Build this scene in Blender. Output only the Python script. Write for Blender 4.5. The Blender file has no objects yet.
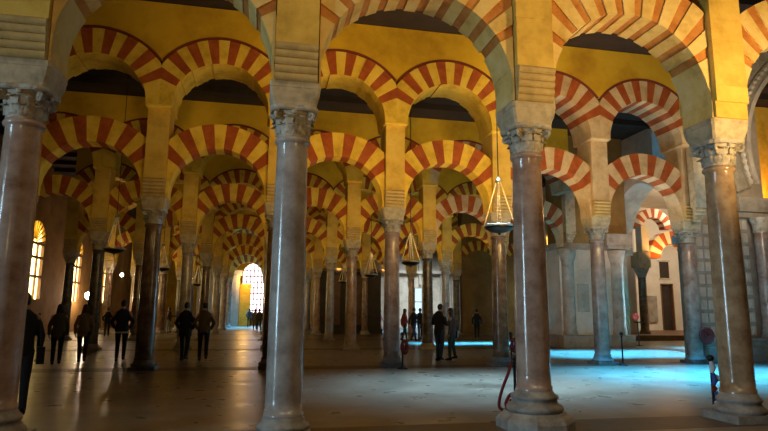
import bpy, bmesh, math, random
from mathutils import Vector, Matrix
random.seed(7)
C = bpy.context.scene.collection
SC = bpy.context.scene
PI = math.pi

# ------------------------------------------------------------------ layout
S = 3.3384                       # column spacing along a row
X1 = -2.98                       # axis of column 1
ROWY = {'A': 7.7583, 'B': 16.68, 'C': 24.572, 'D': 32.464, 'E': 40.36, 'F': 48.25, 'G': 56.14}
DX = {('A', 2): -.03, ('A', 3): .05, ('B', 2): -.05, ('B', 6): -.05, ('B', 1): .02}
NECK, CAPT, IMPT, MOLD, SPR = 3.85, 4.24, 4.55, 7.0, 7.08
RI, CL = 1.33, 4.68              # lower arch: inner radius, centre height
RE = 2.03
CU = 7.08
HALF = S / 2
TOP = 10.05
ROWNAME = {'A': 'nearest', 'B': 'second', 'C': 'third', 'D': 'fourth', 'E': 'fifth', 'F': 'sixth', 'G': 'seventh'}
def cx(r, i): return X1 + (i - 1) * S + DX.get((r, i), 0)

# ------------------------------------------------------------------ materials
def mat(name, color, rough=.6, metal=0., var=None, scale=3., detail=6., bump=0., bscale=None, spec=.5, coords='Object', emis=None, estr=0., coat=0.):
    m = bpy.data.materials.new(name); m.use_nodes = True
    nt = m.node_tree; n = nt.nodes; l = nt.links
    b = n['Principled BSDF']
    b.inputs['Base Color'].default_value = (*color, 1)
    b.inputs['Roughness'].default_value = rough
    b.inputs['Metallic'].default_value = metal
    b.inputs['Specular IOR Level'].default_value = spec
    b.inputs['Coat Weight'].default_value = coat
    if emis:
        b.inputs['Emission Color'].default_value = (*emis, 1); b.inputs['Emission Strength'].default_value = estr
    if var or bump:
        if coords == 'World':
            g = n.new('ShaderNodeNewGeometry'); out = g.outputs['Position']
        else:
            tc = n.new('ShaderNodeTexCoord'); oi = n.new('ShaderNodeObjectInfo')
            ad = n.new('ShaderNodeVectorMath'); ad.operation = 'MULTIPLY_ADD'
            cmb = n.new('ShaderNodeCombineXYZ')
            for k in range(3): l.new(oi.outputs['Random'], cmb.inputs[k])
            l.new(cmb.outputs[0], ad.inputs[0]); ad.inputs[1].default_value = (37, 53, 71); l.new(tc.outputs['Object'], ad.inputs[2])
            out = ad.outputs[0]
    if var:
        ns = n.new('ShaderNodeTexNoise'); ns.inputs['Scale'].default_value = scale; ns.inputs['Detail'].default_value = detail
        ns.inputs['Roughness'].default_value = .65
        l.new(out, ns.inputs['Vector'])
        r = n.new('ShaderNodeValToRGB'); e = r.color_ramp.elements
        cols = var
        e[0].position = .30; e[0].color = (*cols[0], 1); e[1].position = .72; e[1].color = (*cols[-1], 1)
        if len(cols) > 2:
            for k, c in enumerate(cols[1:-1]):
                q = e.new(.30 + .42 * (k + 1) / (len(cols) - 1)); q.color = (*c, 1)
        l.new(ns.outputs['Fac'], r.inputs['Fac']); l.new(r.outputs['Color'], b.inputs['Base Color'])
    if bump:
        nb = n.new('ShaderNodeTexNoise'); nb.inputs['Scale'].default_value = bscale or scale * 3; nb.inputs['Detail'].default_value = 5
        l.new(out, nb.inputs['Vector'])
        bp = n.new('ShaderNodeBump'); bp.inputs['Strength'].default_value = bump; bp.inputs['Distance'].default_value = .03
        l.new(nb.outputs['Fac'], bp.inputs['Height']); l.new(bp.outputs['Normal'], b.inputs['Normal'])
    return m

M = {}
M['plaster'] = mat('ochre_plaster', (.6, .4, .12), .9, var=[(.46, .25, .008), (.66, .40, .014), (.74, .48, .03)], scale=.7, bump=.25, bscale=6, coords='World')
M['stone_y'] = mat('cream_stone', (.7, .5, .2), .85, var=[(.52, .31, .02), (.76, .50, .05), (.84, .60, .10)], scale=2.2, bump=.5, bscale=9)
M['red'] = mat('red_brick', (.33, .06, .02), .85, var=[(.25, .045, .006), (.36, .072, .008), (.45, .11, .018)], scale=3.5, bump=.5, bscale=10)
M['stone_p'] = mat('pale_voussoir_stone', (.6, .47, .32), .85, var=[(.42, .28, .14), (.60, .43, .24), (.70, .53, .33)], scale=2.2, bump=.5, bscale=9)
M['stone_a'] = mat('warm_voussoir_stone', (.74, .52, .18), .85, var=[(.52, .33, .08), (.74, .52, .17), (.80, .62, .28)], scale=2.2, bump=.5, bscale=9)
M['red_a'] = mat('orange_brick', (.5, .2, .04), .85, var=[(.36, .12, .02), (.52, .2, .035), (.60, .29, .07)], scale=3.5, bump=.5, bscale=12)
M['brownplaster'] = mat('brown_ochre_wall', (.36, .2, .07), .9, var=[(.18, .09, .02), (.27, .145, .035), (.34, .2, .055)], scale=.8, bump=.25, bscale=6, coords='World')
M['redborder'] = mat('painted_red_border', (.2, .03, .015), .85, var=[(.13, .02, .01), (.22, .04, .018)], scale=3)
M['pier'] = mat('pier_stone', (.66, .47, .2), .85, var=[(.48, .29, .04), (.70, .45, .075), (.78, .54, .12)], scale=1.6, bump=.4, bscale=7)
M['roll'] = mat('roll_stone', (.62, .45, .22), .8, var=[(.40, .28, .10), (.64, .45, .17)], scale=4, bump=.4, bscale=12)
M['impost'] = mat('impost_stone', (.4, .34, .27), .7, var=[(.30, .24, .15), (.50, .40, .25), (.60, .49, .31)], scale=5, bump=.4, bscale=14)
M['capital'] = mat('capital_marble', (.42, .38, .33), .55, var=[(.24, .20, .15), (.48, .42, .33), (.60, .53, .43)], scale=7, bump=.5, bscale=22)
M['base'] = mat('base_marble', (.34, .31, .28), .5, var=[(.18, .16, .14), (.34, .30, .26), (.46, .42, .37)], scale=5, bump=.35, bscale=14)
M['sh_grey'] = mat('grey_marble', (.3, .28, .27), .17, var=[(.26, .20, .17), (.42, .36, .32), (.56, .50, .45)], scale=3.2, detail=9, bump=.06, bscale=14)
M['sh_pink'] = mat('rose_marble', (.3, .2, .16), .17, var=[(.24, .13, .09), (.40, .27, .21), (.52, .39, .31)], scale=3.5, detail=9, bump=.06, bscale=14)
M['sh_brown'] = mat('brown_marble', (.22, .14, .1), .17, var=[(.10, .05, .025), (.21, .125, .07), (.32, .21, .13)], scale=4, detail=9, bump=.06, bscale=14)
M['sh_tan'] = mat('tan_marble', (.4, .28, .17), .17, var=[(.22, .13, .07), (.40, .27, .16), (.52, .39, .26)], scale=4, detail=9, bump=.06, bscale=14)
M['sh_dark'] = mat('dark_marble', (.1, .085, .075), .25, var=[(.04, .034, .03), (.10, .085, .072), (.19, .16, .13)], scale=4, detail=9, bump=.05, bscale=14)
M['pale'] = mat('pale_limestone', (.55, .48, .38), .75, var=[(.40, .34, .26), (.56, .48, .38), (.66, .58, .47)], scale=1.5, bump=.35, bscale=8, coords='World')
M['greystone'] = mat('grey_limestone', (.34, .30, .24), .75, var=[(.2, .17, .13), (.34, .29, .23), (.44, .39, .31)], scale=2.5, bump=.5, bscale=12, coords='World')
M['white'] = mat('white_plaster', (.72, .66, .55), .85, var=[(.6, .53, .42), (.76, .70, .6)], scale=.8, coords='World')
M['darkwood'] = mat('dark_wood', (.035, .022, .014), .6, var=[(.02, .012, .008), (.05, .03, .018)], scale=2, coords='World')
M['wood'] = mat('brown_wood', (.17, .075, .03), .5, var=[(.11, .045, .018), (.21, .1, .04)], scale=3, coords='World')
M['ceil'] = mat('dark_ceiling_timber', (.055, .032, .02), .8, var=[(.016, .009, .006), (.045, .025, .015)], scale=1.4, bump=.3, coords='World')
M['brass'] = mat('polished_brass', (.85, .74, .52), .32, metal=1.)
M['bronze'] = mat('dark_bronze', (.05, .04, .03), .35, metal=.8)
M['black'] = mat('black_metal', (.012, .012, .013), .4, metal=.3)
M['ropered'] = mat('red_rope', (.2, .016, .01), .8, bump=.3, bscale=80)
M['redcloth'] = mat('red_banner_cloth', (.75, .06, .04), .8)
M['tape'] = mat('white_band', (.7, .72, .78), .6)
M['blueband'] = mat('blue_band', (.05, .1, .4), .6)
M['skin'] = mat('skin', (.42, .24, .16), .6)
M['hair'] = mat('dark_hair', (.015, .010, .008), .6)
M['brownhair'] = mat('brown_hair', (.05, .025, .012), .6)
def cloth(n, c): M[n] = mat(n, c, .9, bump=.2, bscale=30)
cloth('navy', (.012, .02, .045)); cloth('blackcloth', (.01, .01, .012)); cloth('olive', (.12, .1, .035)); cloth('beige', (.24, .17, .10))
cloth('brownjacket', (.10, .065, .03)); cloth('redjacket', (.28, .03, .025)); cloth('jeans', (.03, .055, .12)); cloth('lightjeans', (.25, .3, .4)); cloth('darktrousers', (.012, .012, .016))
cloth('whiteshirt', (.6, .6, .62)); cloth('greyjacket', (.06, .06, .075)); cloth('pinkred', (.55, .08, .08)); cloth('teal', (.02, .07, .09))
def emit(name, col, s):
    m = bpy.data.materials.new(name); m.use_nodes = True; nt = m.node_tree; nt.nodes.clear()
    o = nt.nodes.new('ShaderNodeOutputMaterial'); e = nt.nodes.new('ShaderNodeEmission')
    e.inputs[0].default_value = (*col, 1); e.inputs[1].default_value = s; nt.links.new(e.outputs[0], o.inputs[0]); return m
M['winwarm'] = emit('warm_window_light', (1., .74, .26), 7.)
M['winday'] = emit('daylight_pane', (.62, .86, 1.), 1.3)
M['winpink'] = emit('pale_daylight_pane', (1., .84, .88), 3.2)
M['bulb'] = emit('lamp_bulb', (1., .72, .5), 150.)
M['orangeglow'] = emit('orange_lit_window', (1., .5, .08), 4.)

# floor: stone slabs, polished
def floor_mat():
    m = bpy.data.materials.new('polished_floor_slabs'); m.use_nodes = True
    nt = m.node_tree; n = nt.nodes; l = nt.links; b = n['Principled BSDF']
    g = n.new('ShaderNodeNewGeometry')
    br = n.new('ShaderNodeTexBrick'); br.inputs['Scale'].default_value = 1.
    br.inputs['Brick Width'].default_value = 1.25; br.inputs['Row Height'].default_value = .82; br.inputs['Mortar Size'].default_value = .02
    br.inputs['Color1'].default_value = (.27, .22, .155, 1); br.inputs['Color2'].default_value = (.35, .285, .205, 1); br.inputs['Mortar'].default_value = (.265, .215, .15, 1)
    l.new(g.outputs['Position'], br.inputs['Vector'])
    ns = n.new('ShaderNodeTexNoise'); ns.inputs['Scale'].default_value = 1.1; ns.inputs['Detail'].default_value = 8; l.new(g.outputs['Position'], ns.inputs['Vector'])
    mx = n.new('ShaderNodeMix'); mx.data_type = 'RGBA'; mx.blend_type = 'MULTIPLY'; mx.inputs[0].default_value = .8
    r = n.new('ShaderNodeValToRGB'); r.color_ramp.elements[0].position = .3; r.color_ramp.elements[0].color = (.5, .48, .46, 1); r.color_ramp.elements[1].position = .7
    l.new(ns.outputs['Fac'], r.inputs[0]); l.new(br.outputs['Color'], mx.inputs[6]); l.new(r.outputs[0], mx.inputs[7]); l.new(mx.outputs[2], b.inputs['Base Color'])
    n2 = n.new('ShaderNodeTexNoise'); n2.inputs['Scale'].default_value = 2.3; l.new(g.outputs['Position'], n2.inputs['Vector'])
    mr = n.new('ShaderNodeMapRange'); mr.inputs[3].default_value = .2; mr.inputs[4].default_value = .42; l.new(n2.outputs['Fac'], mr.inputs[0]); l.new(mr.outputs[0], b.inputs['Roughness'])
    bp = n.new('ShaderNodeBump'); bp.inputs['Strength'].default_value = .02; bp.inputs['Distance'].default_value = .02
    n3 = n.new('ShaderNodeTexNoise'); n3.inputs['Scale'].default_value = .9; n3.inputs['Detail'].default_value = 1.; l.new(g.outputs['Position'], n3.inputs['Vector'])
    l.new(n3.outputs['Fac'], bp.inputs['Height']); l.new(bp.outputs[0], b.inputs['Normal'])
    return m
M['floor'] = floor_mat()
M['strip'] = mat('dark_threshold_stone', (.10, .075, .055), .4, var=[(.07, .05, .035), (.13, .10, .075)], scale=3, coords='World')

# carved panels (square relief pattern)
def carved_mat():
    m = mat('carved_stone_panels', (.4, .35, .27), .8, var=[(.26, .22, .16), (.42, .37, .28)], scale=4, coords='World')
    nt = m.node_tree; n = nt.nodes; l = nt.links; b = n['Principled BSDF']
    g = n.new('ShaderNodeNewGeometry')
    v = n.new('ShaderNodeTexVoronoi'); v.distance = 'CHEBYCHEV'; v.inputs['Scale'].default_value = 2.2; v.inputs['Randomness'].default_value = .25
    l.new(g.outputs['Position'], v.inputs['Vector'])
    bp = n.new('ShaderNodeBump'); bp.inputs['Strength'].default_value = 1.; bp.inputs['Distance'].default_value = .08
    l.new(v.outputs['Distance'], bp.inputs['Height']); l.new(bp.outputs[0], b.inputs['Normal'])
    return m
M['carved'] = carved_mat()

# ------------------------------------------------------------------ mesh helpers
class MB:
    def __init__(s): s.v = []; s.f = []; s.m = []; s.sm = []
    def add(s, vs, fs, mi=0, smooth=False):
        o = len(s.v); s.v += [tuple(v) for v in vs]
        for f in fs: s.f.append(tuple(o + k for k in f)); s.m.append(mi); s.sm.append(smooth)
        return s
    def box(s, x0, x1, y0, y1, z0, z1, mi=0):
        vs = [(x0,y0,z0),(x1,y0,z0),(x1,y1,z0),(x0,y1,z0),(x0,y0,z1),(x1,y0,z1),(x1,y1,z1),(x0,y1,z1)]
        return s.add(vs, [(0,3,2,1),(4,5,6,7),(0,1,5,4),(1,2,6,5),(2,3,7,6),(3,0,4,7)], mi)
    def rings(s, rings, mi=0, smooth=True, cap=True, closed=False):
        n = len(rings[0]); vs = [p for r in rings for p in r]; fs = []
        R = len(rings)
        for a in range(R if closed else R - 1):
            b = (a + 1) % R
            for k in range(n):
                q = (k + 1) % n; fs.append((a*n+k, a*n+q, b*n+q, b*n+k))
        s.add(vs, fs, mi, smooth)
        if cap and not closed:
            s.add(rings[0], [tuple(range(n))[::-1]], mi); s.add(rings[-1], [tuple(range(n))], mi)
        return s
    def lathe(s, prof, n=32, cx=0, cy=0, mi=0, smooth=True, rot=0., sx=1., sy=1.):
        return s.rings([[(cx + r*sx*math.cos(2*PI*k/n+rot), cy + r*sy*math.sin(2*PI*k/n+rot), z) for k in range(n)] for r, z in prof], mi, smooth)
    def tube(s, pts, r, n=8, mi=0, cap=True):
        pts = [Vector(p) for p in pts]; rs = r if isinstance(r, (list, tuple)) else [r]*len(pts)
        rings = []; up = None
        for k, p in enumerate(pts):
            t = (pts[min(k+1, len(pts)-1)] - pts[max(k-1, 0)]).normalized()
            if up is None: up = t.orthogonal().normalized()
            else: up = (up - t * up.dot(t)); up = up.normalized() if up.length > 1e-6 else t.orthogonal().normalized()
            w = t.cross(up)
            rings.append([tuple(p + (up*math.cos(2*PI*a/n) + w*math.sin(2*PI*a/n))*rs[k]) for a in range(n)])
        return s.rings(rings, mi, True, cap)
    def sphere(s, c, rx, ry=None, rz=None, n=14, mi=0):
        ry = ry or rx; rz = rz or rx; R = []
        for a in range(1, n//2):
            t = PI*a/(n//2); R.append([(c[0]+rx*math.sin(t)*math.cos(2*PI*k/n), c[1]+ry*math.sin(t)*math.sin(2*PI*k/n), c[2]-rz*math.cos(t)) for k in range(n)])
        return s.rings(R, mi, True, True)
    def mesh(s, name, mats):
        me = bpy.data.meshes.new(name); me.from_pydata(s.v, [], s.f); 
        for mm in mats: me.materials.append(M[mm] if isinstance(mm, str) else mm)
        me.polygons.foreach_set('material_index', s.m); me.polygons.foreach_set('use_smooth', s.sm)
        bm = bmesh.new(); bm.from_mesh(me); bmesh.ops.recalc_face_normals(bm, faces=bm.faces); bm.to_mesh(me); bm.free()
        me.update(); return me

def obj(name, me, parent=None, loc=(0,0,0), rz=0., bevel=0.):
    o = bpy.data.objects.new(name, me); C.objects.link(o)
    o.location = loc; o.rotation_euler = (0,0,rz)
    if parent: o.parent = parent
    if bevel:
        b = o.modifiers.new('edge', 'BEVEL'); b.width = bevel; b.segments = 2; b.limit_method = 'ANGLE'
    return o
def tag(o, label, cat, group=None, kind='thing'):
    o['label'] = label; o['category'] = cat; o['kind'] = kind
    if group: o['group'] = group
    return o
def empty(name, loc, label, cat, group=None, rz=0.):
    o = bpy.data.objects.new(name, None); C.objects.link(o); o.location = loc; o.rotation_euler = (0,0,rz); o.empty_display_size = .2
    return tag(o, label, cat, group)
def struct(name, mb, mats):
    o = obj(name, mb.mesh(name, mats)); o['kind'] = 'structure'; return o

# ------------------------------------------------------------------ column meshes
def base_mesh(kind):
    b = MB()
    if kind == 'big':      # wide octagonal plinth with rounded shoulders
        b.lathe([(.53,0),(.53,.10),(.50,.15),(.44,.19),(.42,.22)], 8, rot=PI/8, smooth=False)
        b.lathe([(.36,.221),(.385,.25),(.385,.28),(.36,.31),(.315,.33),(.305,.37),(.31,.39),(.325,.41),(.31,.44),(.27,.46),(.255,.50)], 40)
    elif kind == 'mid':
        b.box(-.36,.36,-.36,.36,0,.12)
        b.lathe([(.335,.121),(.36,.155),(.35,.19),(.31,.21),(.285,.25),(.29,.27),(.31,.29),(.30,.33),(.27,.35),(.25,.40)], 36)
    else:
        b.box(-.33,.33,-.33,.33,0,.09)
        b.lathe([(.31,.091),(.335,.12),(.32,.155),(.27,.18),(.27,.22),(.245,.25)], 28)
    return b.mesh('column_base', ['base'])
def shaft_mesh(z0):
    p = []
    for k in range(17):
        t = k/16; r = .234 - .03*t**1.5 + .004*math.sin(PI*t); p.append((r, z0 + (NECK-.1-z0)*t))
    p = [(p[0][0]+.015, z0), (p[0][0]+.015, z0+.05)] + [(r, z+.055 if k == 0 else z) for k, (r, z) in enumerate(p)]
    p += [(.208, NECK-.09),(.232,NECK-.075),(.24,NECK-.05),(.232,NECK-.025),(.208,NECK-.01),(.205,NECK)]
    return MB().lathe(p, 40).mesh('column_shaft', ['sh_grey'])
def capital_mesh():
    b = MB(); z0 = NECK + .002; h = CAPT - NECK
    b.lathe([(.205,z0),(.215,z0+.03),(.205,z0+.06),(.21,z0+.2),(.235,z0+.29),(.27,z0+.325),(.25,z0+.33)], 24)
    def leaf(a, zb, ht, w, out, r0):
        rows = []; ca, sa = math.cos(a), math.sin(a)
        for k in range(7):
            t = k/6
            rr = r0 + .012 + out*(t**2.2)*1.0
            zz = zb + ht*math.sin(min(t,1)*PI*.62)/math.sin(PI*.62) if t < .82 else zb + ht*(1.02 - (t-.82)*.9)
            ww = w*(.75 + .5*math.sin(PI*min(t*1.1,1)))*(1 if t < .8 else 1-(t-.8)*2.2)
            row = []
            for s in (-1,-.5,0,.5,1):
                d = ww*s; dep = rr + (.018 if s == 0 else (-.012 if abs(s) == .5 else -.004 - .01*(k % 2)))
                row.append((dep*ca - d*sa, dep*sa + d*ca, zz))
            rows.append(row)
        vs = [p for r in rows for p in r]; fs = [(i*5+j, i*5+j+1, i*5+j+6, i*5+j+5) for i in range(6) for j in range(4)]
        b.add(vs, fs, 0, True)
    for k in range(8): leaf(2*PI*k/8, z0+.02, .13, .07, .075, .205)
    for k in range(8): leaf(2*PI*(k+.5)/8, z0+.04, .22, .065, .085, .21)
    for k in range(4):     # corner volutes
        a = PI/4 + k*PI/2; ca, sa = math.cos(a), math.sin(a)
        pts = []
        for q in range(16):
            t = q/15; ang = t*3.4*PI; rr = .062*(1-.8*t)
            rad = .315 + rr*math.cos(ang+PI/2); z = z0+.275 + rr*math.sin(ang+PI/2)
            pts.append((rad*ca, rad*sa, z))
        b.tube([(.225*ca,.225*sa,z0+.2)] + pts, [.026]+[.026 - .012*k2/15 for k2 in range(16)], 6)
        a2 = k*PI/2
        b.sphere((.262*math.cos(a2), .262*math.sin(a2), z0+.315), .042, n=8)
    ring0, ring1, ring2 = [], [], []
    for q in range(32):    # concave abacus
        a = 2*PI*q/32 + PI/4; r = .30 + .085*abs(math.cos(2*(a - PI/4)))**1.6
        ring0.append((r*.95*math.cos(a), r*.95*math.sin(a), z0+.325)); ring1.append((r*math.cos(a), r*math.sin(a), z0+.345)); ring2.append((r*math.cos(a), r*math.sin(a), CAPT-.002))
    b.rings([ring0, ring1, ring2], 0, False)
    return b.mesh('capital', ['capital'])
def square_loft(prof, ry=None):
    b = MB(); R = []
    for h, z in prof:
        w = h if ry is None else h + ry; c = .03
        R.append([(-h,-w+c,z),(-h+c,-w,z),(h-c,-w,z),(h,-w+c,z),(h,w-c,z),(h-c,w,z),(-h+c,w,z),(-h,w-c,z)])
    b.rings(R, 0, False); return b
IMPM = square_loft([(.285,CAPT),(.292,CAPT+.05),(.315,CAPT+.11),(.325,CAPT+.16),(.33,CAPT+.19),(.33,CAPT+.225),(.337,CAPT+.235),(.337,IMPT-.002)]).mesh('impost_block', ['impost'])
BASEM = {k: base_mesh(k) for k in ('big','mid','low')}
SHAFTM = {'big': shaft_mesh(.502), 'mid': shaft_mesh(.402), 'low': shaft_mesh(.252)}
CAPM = capital_mesh()

def add_column(r, i, label, shaft, base='low', group=None):
    t = empty('marble_column', (cx(r,i), ROWY[r], 0), label, 'column', group)
    obj('base', BASEM[base], t)
    s = obj('shaft', SHAFTM[base], t); s.material_slots[0].link = 'OBJECT'; s.material_slots[0].material = M[shaft]
    obj('capital', CAPM, t, rz=0); obj('impost_block', IMPM, t)
    return t

# ------------------------------------------------------------------ pillar above a column
PW, PD = .285, .41
def pillar_meshes():
    b = MB(); n = 9                       # stone courses with hairline offsets
    zs = [5.06, 5.42, 5.80, 6.16, 6.55, 6.99]
    R = []
    for z0, z1 in zip(zs[:-1], zs[1:]):
        j = random.uniform(-.004, .004)
        b.box(-PW-j, PW+j, -PD-j, PD+j, z0+.001, z1-.001)
    block = b.mesh('pillar_block', ['pier'])
    b = MB()                               # core + stepped rolls front and back
    b.box(-PW, PW, -.34, .34, IMPT+.001, 5.058)
    for sgn in (-1, 1):
        for k in range(5):
            z = IMPT + .055 + k*.1; yo = .345 + .016*k
            pts = [(-PW+.005, sgn*(yo-.0), z), (PW-.005, sgn*(yo-.0), z)]
            b.tube(pts, .052, 14)
            b.box(-PW+.01, PW-.01, min(sgn*.33, sgn*yo), max(sgn*.33, sgn*yo), z-.045, z+.045)
    rolls = b.mesh('roll_corbel', ['roll'])
    mold = square_loft([(.30,6.991),(.335,7.01),(.352,7.03),(.352,7.07),(.345,MOLD+.078)], ry=.22).mesh('cornice', ['stone_y'])
    return block, rolls, mold
PBLOCK, PROLL, PMOLD = pillar_meshes()
_b = MB(); _b.box(-PW, PW, -PD+.04, PD-.04, IMPT+.001, 4.80); _b.box(-PW-.004, PW+.004, -PD, PD, 4.802, 5.058); PCORB = _b.mesh('corbel_block', ['pier'])
def add_pillar(r, i, label, group=None, molding=True):
    t = empty('arcade_pillar', (cx(r,i), ROWY[r], 0), label, 'pillar', group)
    obj('pillar_block', PBLOCK, t); obj('corbel_block' if (r, i) == ('A', 4) else 'roll_corbel', PCORB if (r, i) == ('A', 4) else PROLL, t)
    if r in 'BC' and i >= 5:
        q = t.children[0] if t.children else [o for o in C.objects if o.parent == t][0]
        q.material_slots[0].link = 'OBJECT'; q.material_slots[0].material = M['stone_p']
    if molding:
        q = obj('cornice', PMOLD, t)
        if r in 'BC' and i >= 5: q.material_slots[0].link = 'OBJECT'; q.material_slots[0].material = M['stone_p']
    return t

# ------------------------------------------------------------------ arches
def ring_mesh(name, c, ri, ro, half, xclip, pieces, mats, jit=.012, sub=3, proud=0., soffit=None):
    """pieces: list of (angle0, angle1, material index); a wedge each"""
    b = MB(); rnd = random.Random(int(c*100) + len(pieces))
    for a0, a1, mi in pieces:
        j = rnd.uniform(-jit, jit); jd = rnd.uniform(-jit*.5, jit*.5); 
        rec = -.02 if (mi == 1 and proud) else 0
        n = max(1, int(abs(a1-a0)/math.radians(4)) if abs(a1-a0) > .2 else sub)
        R = []
        for k in range(n+1):
            a = a0 + (a1-a0)*k/n; ca, sa = math.cos(a), math.sin(a)
            lim = xclip/abs(ca) if abs(ca) > 1e-4 else 1e9
            r1 = min(ro, lim); r0 = min(ri + j - rec, r1 - .004)
            h = half + jd + rec
            R.append([(r0*ca, -h, c + r0*sa), (r1*ca, -h, c + r1*sa), (r1*ca, h, c + r1*sa), (r0*ca, h, c + r0*sa)])
        o = len(b.m); b.rings(R, mi, False)
        if soffit is not None:
            for k in range(n): b.m[o + k*4 + 3] = soffit
    return b.mesh(name, mats)
def fan(n, a0, a1, first=1):
    st = (a1-a0)/n
    return [(a0+k*st, a0+(k+1)*st, (first+k) % 2) for k in range(n)]
D = math.radians
LOW = {'voussoir_ring': ring_mesh('voussoir_ring', CL, RI, RE, .30, HALF-PW-.012, fan(11, D(35), D(145)), ['stone_y','red']),
       'springer': [ring_mesh('springer', CL, RI, RE, .30, HALF-PW-.012, [(D(-5.4), D(12), 0), (D(12), D(34.9), 0)], ['stone_y']),
                    ring_mesh('springer', CL, RI, RE, .30, HALF-PW-.012, [(D(145.1), D(168), 0), (D(168), D(185.4), 0)], ['stone_y'])]}
def fine_fan(a0, a1, n):
    st = (a1-a0)/(n + .42); out = []; a = a0
    out.append((a, a+.42*st, 1)); a += .42*st
    for k in range(n):
        out.append((a, a+.58*st, 0)); a += .58*st
        out.append((a, a+.42*st, 1)); a += .42*st
    return out
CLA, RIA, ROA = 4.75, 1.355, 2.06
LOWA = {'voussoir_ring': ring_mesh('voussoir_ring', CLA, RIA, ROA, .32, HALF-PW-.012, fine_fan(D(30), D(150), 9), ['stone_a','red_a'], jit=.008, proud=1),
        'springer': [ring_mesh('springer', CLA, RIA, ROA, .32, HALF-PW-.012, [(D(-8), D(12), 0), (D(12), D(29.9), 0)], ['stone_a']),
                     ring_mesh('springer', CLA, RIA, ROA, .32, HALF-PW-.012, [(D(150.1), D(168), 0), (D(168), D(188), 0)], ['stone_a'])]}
UH = .56
UPP = {'voussoir_ring': ring_mesh('voussoir_ring', CU, RI, RE, UH, HALF-.001, fan(15, D(24), D(156)), ['stone_y','red'], jit=.016),
       'springer': [ring_mesh('springer', CU, RI, RE, UH, HALF-.001, [(D(0), D(12), 0), (D(12), D(23.9), 0)], ['stone_y']),
                    ring_mesh('springer', CU, RI, RE, UH, HALF-.001, [(D(156.1), D(168), 0), (D(168), D(180), 0)], ['stone_y'])],
       'border': None}
def variant(kit, cream, plain_soffit):
    out = {}
    for k, v in kit.items():
        def cp(me):
            n = me.copy(); n.materials[0] = M[cream]; return n
        out[k] = v if k == 'border' else ([cp(m) for m in v] if isinstance(v, list) else cp(v))
    return out
bang = math.acos(HALF/2.10)
UPP['border'] = ring_mesh('border', CU, RE+.017, 2.10, UH+.03, HALF-.004, [(bang+.02 + (PI-2*bang-.04)*k/12, bang+.02 + (PI-2*bang-.04)*(k+1)/12, 0) for k in range(12)], ['redborder'], jit=0)
LOWP, UPPP = variant(LOW, 'stone_p', 0), variant(UPP, 'stone_p', 0)
UPS = dict(UPP); UPS['voussoir_ring'] = ring_mesh('voussoir_ring', CU, RI, RE, UH, HALF-.001, fan(15, D(24), D(156)), ['stone_y','red'], jit=.03, soffit=0)
def add_arch(name, kit, r, i, label, group=None, cat='arch'):
    x0, x1 = cx(r,i), cx(r,i+1)
    t = empty(name, ((x0+x1)/2, ROWY[r], 0), label, cat, group); t.scale = ((x1-x0)/S, 1, 1)
    obj('voussoir_ring', kit['voussoir_ring'], t)
    for m in kit['springer']: obj('springer', m, t)
    if kit.get('border'): obj('border', kit['border'], t)
    return t

def spandrel(name, r, i0, i1, zt=TOP):
    b = MB(); y0, y1 = ROWY[r]-UH, ROWY[r]+UH; xs = []
    for i in range(i0, i1):
        a, c = cx(r,i), cx(r,i+1)
        for k in range(48): 
            t = k/48; xs.append((a + (c-a)*t, CU + math.sqrt(max(0, 2.112**2 - ((t-.5)*S)**2))))
    xs.append((cx(r,i1), CU + math.sqrt(2.112**2 - HALF**2)))
    R = [[(x,y0,z),(x,y0,zt),(x,y1,zt),(x,y1,z)] for x, z in xs]
    b.rings(R, 0, False); o = struct(name, b, ['plaster']); return o

ORD = ['first','second','third','fourth','fifth','sixth','seventh','eighth','ninth','tenth','eleventh']
ranges = {'A': (1,5), 'B': (0,6), 'C': (-1,5), 'D': (-1,6), 'E': (-1,6), 'F': (-1,5), 'G': (-1,4)}
shafts = {('A',1):'sh_pink', ('A',2):'sh_grey', ('A',3):'sh_pink', ('A',4):'sh_tan', ('A',5):'sh_pink',
          ('B',1):'sh_brown', ('B',2):'sh_brown', ('B',3):'sh_pink', ('B',4):'sh_brown', ('B',5):'sh_pink', ('B',6):'sh_pink', ('C',4):'sh_dark', ('D',5):'sh_grey'}
SH_WORD = {'sh_grey': 'grey marble', 'sh_pink': 'rose-brown marble', 'sh_tan': 'tan marble', 'sh_brown': 'dark brown marble', 'sh_dark': 'dark grey marble'}
bases = {('A',1):'mid', ('A',2):'low', ('A',3):'big', ('A',4):'mid', ('A',5):'mid'}
special = {('A',1): 'thick rose-brown marble column cut by the picture edge, beside the man in black',
           ('A',2): 'tall grey marble column of the nearest row with a cool streak down its shaft',
           ('A',3): 'rose-brown marble column of the nearest row on a broad eight-sided base, beside the roped post',
           ('A',4): 'brown marble column of the nearest row in front of the carved chapel wall',
           ('A',5): 'rose-brown marble column of the nearest row past the carved chapel arch'}
rnd = random.Random(3)
def on(r, i):
    n = i - {'B': 1, 'C': 0}.get(r, ranges[r][0])
    return ORD[n] if n >= 0 else 'half-hidden edge'
for r, (a, b) in ranges.items():
    for i in range(a, b+1):
        sm = shafts.get((r,i)) or rnd.choice(['sh_pink','sh_brown','sh_dark','sh_grey'])
        n = i - a
        lab = special.get((r,i)) or f'{SH_WORD[sm]} column, {on(r,i)} from the window side in the {ROWNAME[r]} row'
        add_column(r, i, lab, sm, bases.get((r,i), 'low'), f'columns of the {ROWNAME[r]} row')
        add_pillar(r, i, f'cream stone pillar on rolls above the {on(r,i)} column from the window side, {ROWNAME[r]} row', f'pillars of the {ROWNAME[r]} row', molding=(r != 'A'))
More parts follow.
